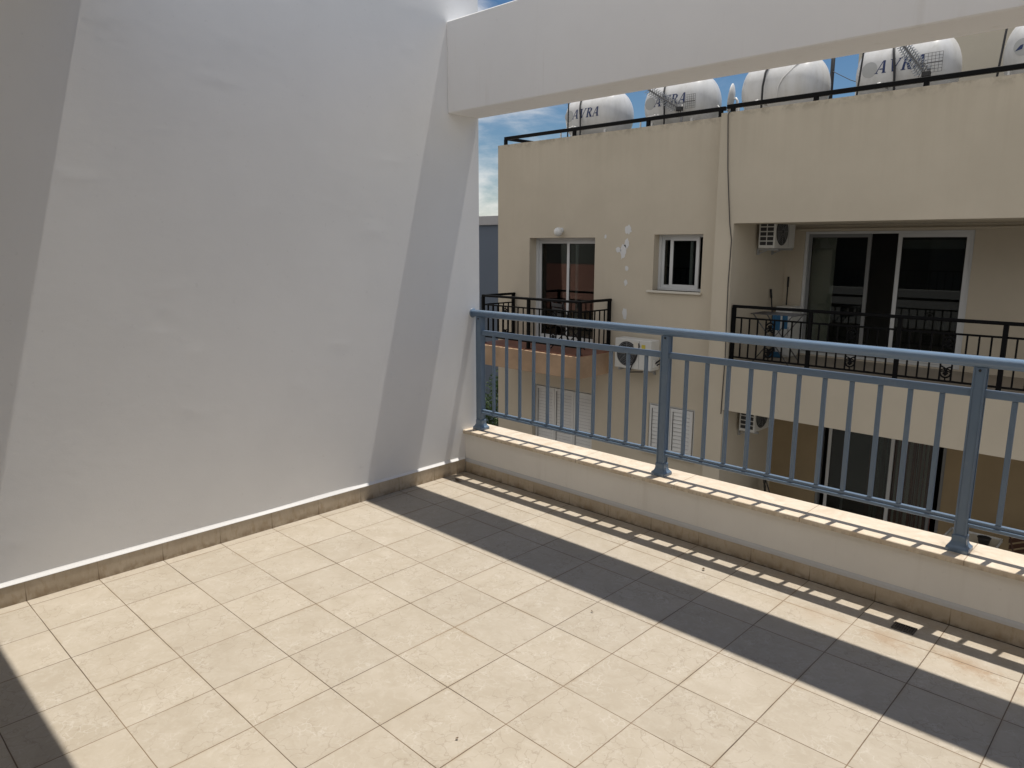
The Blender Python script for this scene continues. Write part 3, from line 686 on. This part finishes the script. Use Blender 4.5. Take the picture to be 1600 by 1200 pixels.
def make_tank(xc, label, lettering=True, dx=0., hose='arc', mark=False):
    t_ = thing('water_tank', label, 'water tank', (xc, TY, TZ), 'white water tanks along the roof edge')
    W[t_.name] = Vector()
    dm = .30
    prof = [(0, -TL/2)]+[(TR*math.sin(R(a)), -TL/2+dm*(1-math.cos(R(a)))) for a in range(8, 90, 8)]+[(TR, -TL/2+dm)]
    prof += [(TR, -TL/2+dm+.02), (TR, 0.), (TR, TL/2-dm-.02)]
    prof += [(TR, TL/2-dm)]+[(TR*math.sin(R(a)), TL/2-dm*(1-math.cos(R(a)))) for a in range(82, 0, -8)]+[(0, TL/2)]
    part('body', MB().lathe(prof, 48, Matrix.Rotation(R(90), 4, 'Y')), M['tank'], t_)
    lid = MB().lathe([(0, .05), (.13, .05), (.15, .03), (.15, 0)], 20, Matrix.Translation((TL/2-.32, 0, TR-.008))); lid.box(TL/2-.20, TL/2-.12, -.05, .03, TR-.03, TR+.12, .006)
    part('lid', lid, M['pipe'], t_)
    lg = MB()
    for x in (-.42, .42):
        for y in (-.36, .36):
            lg.box(x-.02, x+.02, y-.02, y+.02, -1.0, -.30)
        lg.box(x-.022, x+.022, -.36, .36, -.53, -.49)
    lg.box(-.5, .5, -.385, -.355, -.56, -.52); lg.box(-.5, .5, .355, .385, -.56, -.52)
    lg.bar((-.42, -.37, -.95), (.1, -.37, -.54), .025)
    part('stand', lg, M['pipe'], t_)
    ip = MB().tube([(-.50, -.62, -1.0), (-.50, -.62, -.30), (-.485, -.62, -.27), (-.45, -.62, -.255), (-.20, -.62, -.235), (-.16, -.60, -.225), (-.14, -.55, -.23), (-.13, -.40, -.26)], .016, 8)
    ip.tube([(-.20, -.64, -.235), (-.15, -.64, -.231)], .026, 8)
    part('inlet_pipe', ip, M['pipe'], t_)
    if hose == 'arc':
        hp = []
        for k in range(15):
            a = R(28+k*10.2); hp.append((-.30+dx+.014*k, -(TR+.02)*math.cos(math.pi-a) if a > math.pi/2 else (TR+.02)*math.cos(a), (TR+.02)*math.sin(a)))
        hp = [(-.28+dx+.02*k, (TR+.022)*math.cos(R(60+k*12.)), (TR+.022)*math.sin(R(60+k*12.))) for k in range(11)]
        hp += [(-.05+dx, -.53, -.3), (-.045+dx, -.55, -1.0)]
        part('hose', MB().tube(hp, .017, 8), M['rubber'], t_)
    else:
        part('hose', MB().tube([(-.14, .2, .50), (-.14, -.18, .50), (-.135, -.36, .39), (-.13, -.50, .22), (-.135, -.56, .0), (-.14, -.56, -1.0)], .018, 8), M['rubber'], t_)
        part('overflow_pipe', MB().tube([surf(.52, .44, .012), surf(.36, .33, .014), surf(.16, .1, .014), surf(.10, -.02, .014), (.1, -.55, -.25)], .011, 6), M['pipe'], t_)
    if lettering:
        part('lettering', tank_letters(-.31+dx*.3, .178, .150, -.05), M['letter'], t_)
        em = MB(); n = 28; c = (-.40+dx*.3, .02)
        rg = lambda q: [surf(c[0]+q*math.cos(2*math.pi*k/n), c[1]+q*math.sin(2*math.pi*k/n), .0018) for k in range(n)]
        em.face(rg(.025))
        for q0, q1 in ((.025, .05), (.05, .08), (.08, .11)):
            A_, B_ = rg(q0), rg(q1)
            for k in range(n): em.face([A_[k], A_[(k+1) % n], B_[(k+1) % n], B_[k]], True)
        part('emblem', em, M['emblem'], t_)
        if mark:
            mk = MB(); mk.face([surf(c[0]-.09, c[1]-.05, .004), surf(c[0]-.01, c[1]-.03, .004), surf(c[0], c[1]+.03, .004), surf(c[0]-.035, c[1]+.02, .004)])
            part('emblem_mark', mk, M['letter'], t_)
    return t_
make_tank(-5.735, 'smallest looking white tank at the left end of the roof row', dx=-.02)
make_tank(-3.80, 'white lettered tank with an aerial in front, left of the satellite dish')
make_tank(-1.84, 'plain white tank without lettering, just right of the satellite dish', False, hose='drop')
make_tank(.04, 'large white lettered tank with an aerial and wire grid in front, before the stair tower', dx=.05)
make_tank(1.97, 'white tank cut off by the right edge of the photo', mark=True)

# aerials with reflector grids
def aerial(A, B, G, label):
    A, B = Vector(A), Vector(B); t_ = thing('tv_aerial', label, 'aerial', (B.x, B.y, 3.2))
    d_ = (B-A).normalized(); L = (B-A).length
    part('boom', MB().bar(A, B+d_*.08, .026, .026), M['net'], t_)
    el = MB(); side = d_.cross(Vector((0, 0, 1))).normalized(); up = side.cross(d_)
    n = 15
    for k in range(n):
        p = A+d_*L*(k+.5)/n; q = .09+.045*k/n
        for sx, sz in ((1, 1), (1, -1), (-1, 1), (-1, -1)):
            el.bar(p, p+side*q*sx+up*q*.75*sz, .011, .011)
    part('element', el, M['steel'], t_)
    g = MB(); x0, x1, z0, z1, y = G
    for k in range(6): x = x0+(x1-x0)*k/5; g.bar((x, y, z0), (x, y, z1), .0045)
    for k in range(7): z = z0+(z1-z0)*k/6; g.bar((x0, y, z), (x1, y, z+.0), .0045)
    g.bar((x0-.05, y, (z0+z1)/2), (x1, y, (z0+z1)/2), .014)
    part('reflector_grid', g, M['net'], t_)
    part('mast', MB().tube([(B.x+.04, B.y+.05, 3.2), (B.x+.04, B.y+.05, B.z+.06)], .022, 8), M['net'], t_)
    part('clamp', MB().box(B.x-.03, B.x+.07, B.y-.03, B.y+.06, B.z-.05, B.z+.02, .006), M['dark'], t_)
aerial((.20, 8.1, 4.42), (.53, 8.1, 3.98), (.50, .73, 3.985, 4.24, 8.14), 'bristly television aerial with wire grid, in front of the large tank by the stair tower')
aerial((-4.17, 8.4, 4.45), (-3.52, 8.4, 4.05), (-3.40, -3.21, 4.03, 4.26, 8.44), 'television aerial with wire grid leaning before the second tank from the left')
ds = thing('satellite_dish', 'white satellite dish seen edge on between two roof tanks', 'dish', (-2.74, 9, 3.2))
part('dish', MB().lathe([(0.001, .0), (.08, .006), (.15, .022), (.21, .045), (.24, .062), (.241, .068), (.20, .048), (.1, .018), (.001, .012)], 28, Matrix.Translation((-2.76, 9, 4.2)) @ Matrix.Rotation(R(18), 4, 'Z') @ Matrix.Rotation(R(-82), 4, 'Y')), M['pipe'], ds)
part('mast', MB().tube([(-2.70, 9, 3.2), (-2.70, 9, 4.15), (-2.74, 9, 4.2)], .022, 8), M['pipe'], ds)
part('feed_arm', MB().tube([(-2.74, 9, 4.0), (-3.0, 9, 4.02), (-3.08, 9, 4.12)], .010, 6), M['pipe'], ds)
for (a, b, lab) in (((-5.92, 8.2, 3.2), (-5.88, 8.2, 4.9), 'thin dark pole standing at the left end of the leftmost roof tank'),
                    ((-.43, 8.2, 3.2), (-.30, 8.2, 4.9), 'thin leaning pole before the left end of the large tank by the stair tower'),
                    ((1.33, 8.2, 3.2), (1.46, 8.2, 4.9), 'thin leaning pole before the tank cut off at the right edge'),
                    ((-1.35, 9.7, 3.2), (-1.36, 9.7, 5.3), 'dark mast behind the plain white roof tank')):
    single('roof_pole', MB().tube([a, b], .014 if b[2] < 5 else .035, 8), M['dark'], lab, 'pole', 'poles on the opposite roof')
single('stay_wire', MB().tube([(-1.36, 9.68, 4.55), (-.9, 9.3, 4.28), (-.3, 8.9, 4.0)], .006, 5), M['dark'], 'thin wire sloping between the roof mast and the large lettered tank', 'wire')
st_ = thing('stair_tower', 'beige stair tower block rising behind the right hand roof tanks', 'building', (3, 12, 3.2))
part('wall', MB().box(-1.23, 5.2, 10.5, 14.5, 3.201, 5.9), M['tower'], st_)
part('roof', MB().box(-1.33, 5.3, 10.4, 14.6, 5.901, 6.05, .01), M['tower'], st_)

# ------------------------------------------------------------------ things on the balconies
rk = thing('drying_rack', 'folding laundry rack standing behind the iron railing under the air conditioner', 'laundry rack', (-1.4, 8.3, -.28))
m = MB(); zt = .53
for k in range(9): y = 8.02+k*.065; m.tube([(-1.72, y, zt), (-1.0, y, zt)], .005, 5)
m.tube([(-1.72, 8.02, zt), (-1.72, 8.54, zt)], .009, 6); m.tube([(-1.0, 8.02, zt), (-1.0, 8.54, zt)], .009, 6)
part('rack_top', m, M['net'], rk)
for y in (8.06, 8.5):
    part('leg', MB().tube([(-1.70, y, zt), (-1.05, y, -.275)], .010, 6), M['net'], rk); part('leg', MB().tube([(-1.03, y, zt), (-1.66, y, -.275)], .010, 6), M['net'], rk)
m = MB()
for i, (x, wd) in enumerate(((-1.34, .13), (-1.18, .09))):
    prv = None
    for k in range(9):
        xx = x+wd*k/8; yy = 8.01+.012*math.sin(k*1.7+i)
        if prv: m.face([(prv[0], prv[1], zt-.24+.03*i), (xx, yy, zt-.24+.03*i), (xx, yy, zt+.005), (prv[0], prv[1], zt+.005)], True)
        prv = (xx, yy)
single('cloth', m, M['bluecloth'], 'bright blue cloth hanging from the laundry rack', 'cloth', recalc=False)
def broom(a, b, label):
    t_ = thing('broom', label, 'broom', (a[0], a[1], -.28)); a, b = Vector(a), Vector(b)
    part('handle', MB().tube([a, b], [.011, .013], 8), M['dark'], t_)
    part('grip', MB().tube([b-(b-a)*.14, b], .019, 8), M['dark'], t_)
    part('head', MB().box(a.x-.13, a.x+.13, a.y-.03, a.y+.03, -.279, -.18, .01), M['bluecloth'], t_)
broom((-1.62, 8.80, -.19), (-1.775, 8.83, .90), 'dark broom leaning against the balcony side wall, the shorter of two')
broom((-1.62, 9.15, -.19), (-1.69, 9.32, 1.10), 'dark upright broom beside the glass door, the taller of two')
cb = thing('storage_cabinet', 'low white storage cabinet in the corner behind the laundry rack', 'cabinet', (-1.6, 9.1, -.28))
part('body', MB().box(-1.72, -1.42, 8.95, 9.30, -.279, .60, .01), M['ac'], cb)
part('door', MB().box(-1.71, -1.43, 8.935, 8.949, -.25, .56, .005), M['alu'], cb)
part('handle', MB().box(-1.47, -1.455, 8.92, 8.934, .1, .25), M['steel'], cb)
def folding_chair(loc, label, mat, rz):
    t_ = thing('folding_chair', label, 'chair', loc, None, rz); W[t_.name] = Vector()
    sm = MB()
    for k in range(5): sm.box(-.2, .2, -.2+k*.08, -.135+k*.08, .44, .458, .004)
    part('seat', sm, M[mat], t_)
    bm_ = MB()
    for k in range(4): bm_.box(-.2, .2, .225+.012*k, .240+.012*k, .55+k*.09, .615+k*.09, .004)
    part('backrest', bm_, M[mat], t_)
    for x in (-.21, .21):
        part('leg', MB().tube([(x, -.24, 0), (x, .10, .45), (x, .27, .92)], .012, 6), M[mat], t_)
        part('leg', MB().tube([(x, .28, 0), (x, -.2, .45)], .012, 6), M[mat], t_)
folding_chair((-5.05, 7.3, -.328), 'dark folding chair on the small balcony with orange slab', 'dark', R(160))
tb = thing('garden_table', 'white rimmed low table on the lower balcony behind a blue railing post', 'table', (1.72, 8.5, -3.33))
m = MB().box(1.40, 2.02, 8.2, 8.75, -2.62, -2.60, .004); frame = m
part('tabletop', m, M['sill'], tb)
rm = MB(); rm.box(1.39, 2.03, 8.185, 8.2, -2.63, -2.575, .003); rm.box(1.39, 2.03, 8.75, 8.765, -2.63, -2.575, .003); rm.box(1.375, 1.39, 8.185, 8.765, -2.63, -2.575, .003); rm.box(2.03, 2.045, 8.185, 8.765, -2.63, -2.575, .003)
part('rim', rm, M['alu'], tb)
for x in (1.43, 1.99):
    for y in (8.24, 8.71): part('leg', MB().box(x-.02, x+.02, y-.02, y+.02, -3.33, -2.621), M['alu'], tb)
single('flower_pot', MB().lathe([(0, -2.599), (.06, -2.599), (.085, -2.48), (.09, -2.48), (.08, -2.5), (0, -2.5)], 18, Matrix.Translation((1.88, 8.36, 0))), M['dark'], 'small dark pot on the white rimmed table of the lower balcony', 'pot')
folding_chair((2.45, 8.75, -3.33), 'brown wooden chair beside the low table on the lower balcony', 'wood', R(60))
folding_chair((-1.35, 8.8, -3.33), 'dark chair below the lower air conditioner on the lower balcony', 'dark', R(120))

# ------------------------------------------------------------------ beyond
gb = thing('grey_building', 'slate grey building with pale roof edge far behind the left corner', 'building', (-16, 17, -6.6))
part('wall', MB().box(-24, -9.5, 14, 22, -6.6, 2.30), M['greyb'], gb)
part('roof', MB().box(-24.1, -9.4, 13.9, 22.1, 2.301, 2.60, .01), M['fascia'], gb)
tr = thing('tree', 'dark green bushy tree beside the left corner of the beige building', 'tree', (-9.1, 9.4, -6.6))
tk = MB().tube([(-9.1, 9.4, -6.6), (-9.08, 9.42, -5.2), (-9.05, 9.38, -3.8), (-9.0, 9.4, -2.4)], [.14, .11, .08, .03], 10)
for k in range(9):
    a = k*2.4; z = -5.0+k*.32; tk.tube([(-9.06, 9.4, z), (-9.06+.35*math.cos(a), 9.4+.35*math.sin(a), z+.3), (-9.06+.6*math.cos(a), 9.4+.6*math.sin(a), z+.7)], [.04, .025, .01], 6)
part('trunk', tk, M['bark'], tr)
cr = MB(); rnd = random.Random(5)
for c in range(120):
    t_ = rnd.random(); zc = -5.0+3.3*t_; rad = .85*math.sin(math.pi*min(1, .22+t_*.78))**.7*(1-.25*t_)+.05; a = rnd.random()*6.283; q = rad*math.sqrt(rnd.random())
    cc = Vector((-9.05+q*math.cos(a), 9.4+q*math.sin(a), zc)); sz = .16+.12*rnd.random()
    for k in range(60):
        v = Vector((rnd.gauss(0, 1), rnd.gauss(0, 1), rnd.gauss(0, 1)))*sz*.62+cc
        d_ = Vector((rnd.gauss(0, 1), rnd.gauss(0, 1), rnd.gauss(0, .6)+.4)).normalized(); s_ = d_.orthogonal().normalized(); l = .05+.04*rnd.random()
        cr.face([v, v+d_*l*.5+s_*l*.28, v+d_*l, v+d_*l*.5-s_*l*.28])
part('crown', cr, M['leaf'], tr, weld=False, recalc=False)

# neighbours on our own side of the street (seen only mirrored in the glass)
wg = thing('terrace_wing', 'white neighbouring wing with recessed balcony on our side of the street', 'building', (-5, -4, -6.6))
w = MB().wall(-9.5, -.262, -6.6, 3.2, -.2, .1, [(-8.6, -1.0, .45, 2.5), (-8.6, -1.0, -2.2, -.6)]); part('wall', w, M['wing'], wg)
w = MB(); w.box(-9.5, -9.2, -7, -.2002, -6.6, 3.2); w.box(-9.19, -.262, -7.0, -2.2, -6.6, 3.199); w.box(-9.19, -.262, -2.199, -.2004, 2.9, 3.198); part('roof', w, M['wing'], wg)
w = MB()
for k in range(40): w.box(-8.55+k*.19, -8.53+k*.19, -.06, -.04, .45, .95)
w.box(-8.6, -1.0, -.075, -.03, .951, .99); part('handrail', w, M['iron'], wg)
w = MB(); w.box(-9.19, -.262, -2.199, -.2004, -.3, -.05); part('balcony_floor', w, M['floorb'], wg)
w = MB(); w.box(-6.5, -2.5, -2.198, -2.15, 0, 2.2); part('door', w, M['room'], wg)
nh = thing('tiled_house', 'low house with red tiled gable roof beyond the white wing', 'house', (-18, -9, -6.6))
part('wall', MB().box(-25, -11.5, -13, -5, -6.6, -1.0), M['salmon'], nh)
rf = MB(); A = [(-25.4, -13.4, -1.05), (-11.1, -13.4, -1.05), (-11.1, -9, .72), (-25.4, -9, .72), (-25.4, -4.6, -1.05), (-11.1, -4.6, -1.05)]
rf.face([A[0], A[1], A[2], A[3]]); rf.face([A[3], A[2], A[5], A[4]]); rf.face([A[1], A[5], A[2]]); rf.face([A[0], A[3], A[4]]); rf.face([A[0], A[4], A[5], A[1]])
part('roof', rf, M['roof'], nh)

bb_ = thing('reflection_block', 'unseen brown block added behind the low house to darken the glass reflection', 'building', (-26, -24, -6.6))  # added block, never seen directly, darkens what the left door glass reflects
part('wall', MB().wall(-46, -8, -6.6, 9, -20.3, -20, [(-44+4*k, -42+4*k, z, z+1.6) for k in range(9) for z in (-1.5, 1.8, 5.1)]), M['brownb'], bb_)
part('roof', MB().box(-46, -8, -30, -20.301, 8.6, 9), M['brownb'], bb_)
# ------------------------------------------------------------------ light
sd_ = Vector((.046, .250, 1)).normalized()
el = math.asin(sd_.z); az = math.atan2(sd_.x, sd_.y)
sun = bpy.data.lights.new('Sun', 'SUN'); so = bpy.data.objects.new('Sun', sun); COL.objects.link(so)
sun.energy = 5.0; sun.angle = R(.5); sun.color = (1, .95, .87)
so.rotation_euler = sd_.to_track_quat('Z', 'Y').to_euler(); so.location = sd_*40

wd = bpy.data.worlds.new('World'); S.world = wd; wd.use_nodes = True; nt = wd.node_tree; nt.nodes.clear()
def wn_(t, ins=None, **p):
    d = nt.nodes.new(t)
    for k, v in p.items(): setattr(d, k, v)
    for k, v in (ins or {}).items():
        if hasattr(v, 'links'): nt.links.new(v, d.inputs[k])
        else: d.inputs[k].default_value = v
    return d
sky = wn_('ShaderNodeTexSky'); sky.sky_type = 'NISHITA'; sky.sun_disc = False; sky.sun_elevation = el; sky.sun_rotation = az
sky.air_density = 1.0; sky.dust_density = .15; sky.ozone_density = 3.0
tc = wn_('ShaderNodeTexCoord'); mp = wn_('ShaderNodeMapping', {0: tc.outputs[0], 'Rotation': (0, 0, .5), 'Scale': (1.2, 2.6, 5.5)})
n1 = wn_('ShaderNodeTexNoise', {'Vector': mp.outputs[0], 'Scale': 2.1, 'Detail': 9., 'Roughness': .62, 'Distortion': .5})
n2 = wn_('ShaderNodeTexNoise', {'Vector': tc.outputs[0], 'Scale': 1.3, 'Detail': 3.})
sx = wn_('ShaderNodeSeparateXYZ', {0: tc.outputs[0]})
bx = wn_('ShaderNodeMapRange', {0: sx.outputs[0], 1: -.72, 2: -.52, 3: .10, 4: -.17})
by = wn_('ShaderNodeMapRange', {0: sx.outputs[1], 1: -.5, 2: .25, 3: .42, 4: 0.})  # extra cloud added behind the camera to brighten the shaded facade and beam
bias = wn_('ShaderNodeMath', {0: bx.outputs[0], 1: by.outputs[0]}, operation='ADD')
ad = wn_('ShaderNodeMath', {0: n1.outputs[0], 1: bias.outputs[0]}, operation='ADD')
cm = wn_('ShaderNodeMapRange', {0: ad.outputs[0], 1: .44, 2: .80, 3: 0., 4: .85}, interpolation_type='SMOOTHSTEP')
mix = wn_('ShaderNodeMix'); mix.data_type = 'RGBA'
nt.links.new(cm.outputs[0], mix.inputs[0]); hsv = wn_('ShaderNodeHueSaturation', {'Color': sky.outputs[0], 'Saturation': 1.2, 'Value': .95}); nt.links.new(hsv.outputs[0], mix.inputs[6]); mix.inputs[7].default_value = (13.6, 13.1, 12.5, 1)
bg = wn_('ShaderNodeBackground', {0: mix.outputs[2], 1: .075}); out = wn_('ShaderNodeOutputWorld', {0: bg.outputs[0]})

S.render.engine = 'CYCLES'
S.render.resolution_x, S.render.resolution_y = 1024, 768
S.cycles.max_bounces = 10; S.cycles.diffuse_bounces = 6; S.cycles.transparent_max_bounces = 12
S.view_settings.view_transform = 'Standard'; S.view_settings.look = 'None'; S.view_settings.gamma = 1
S.view_settings.exposure = -.06
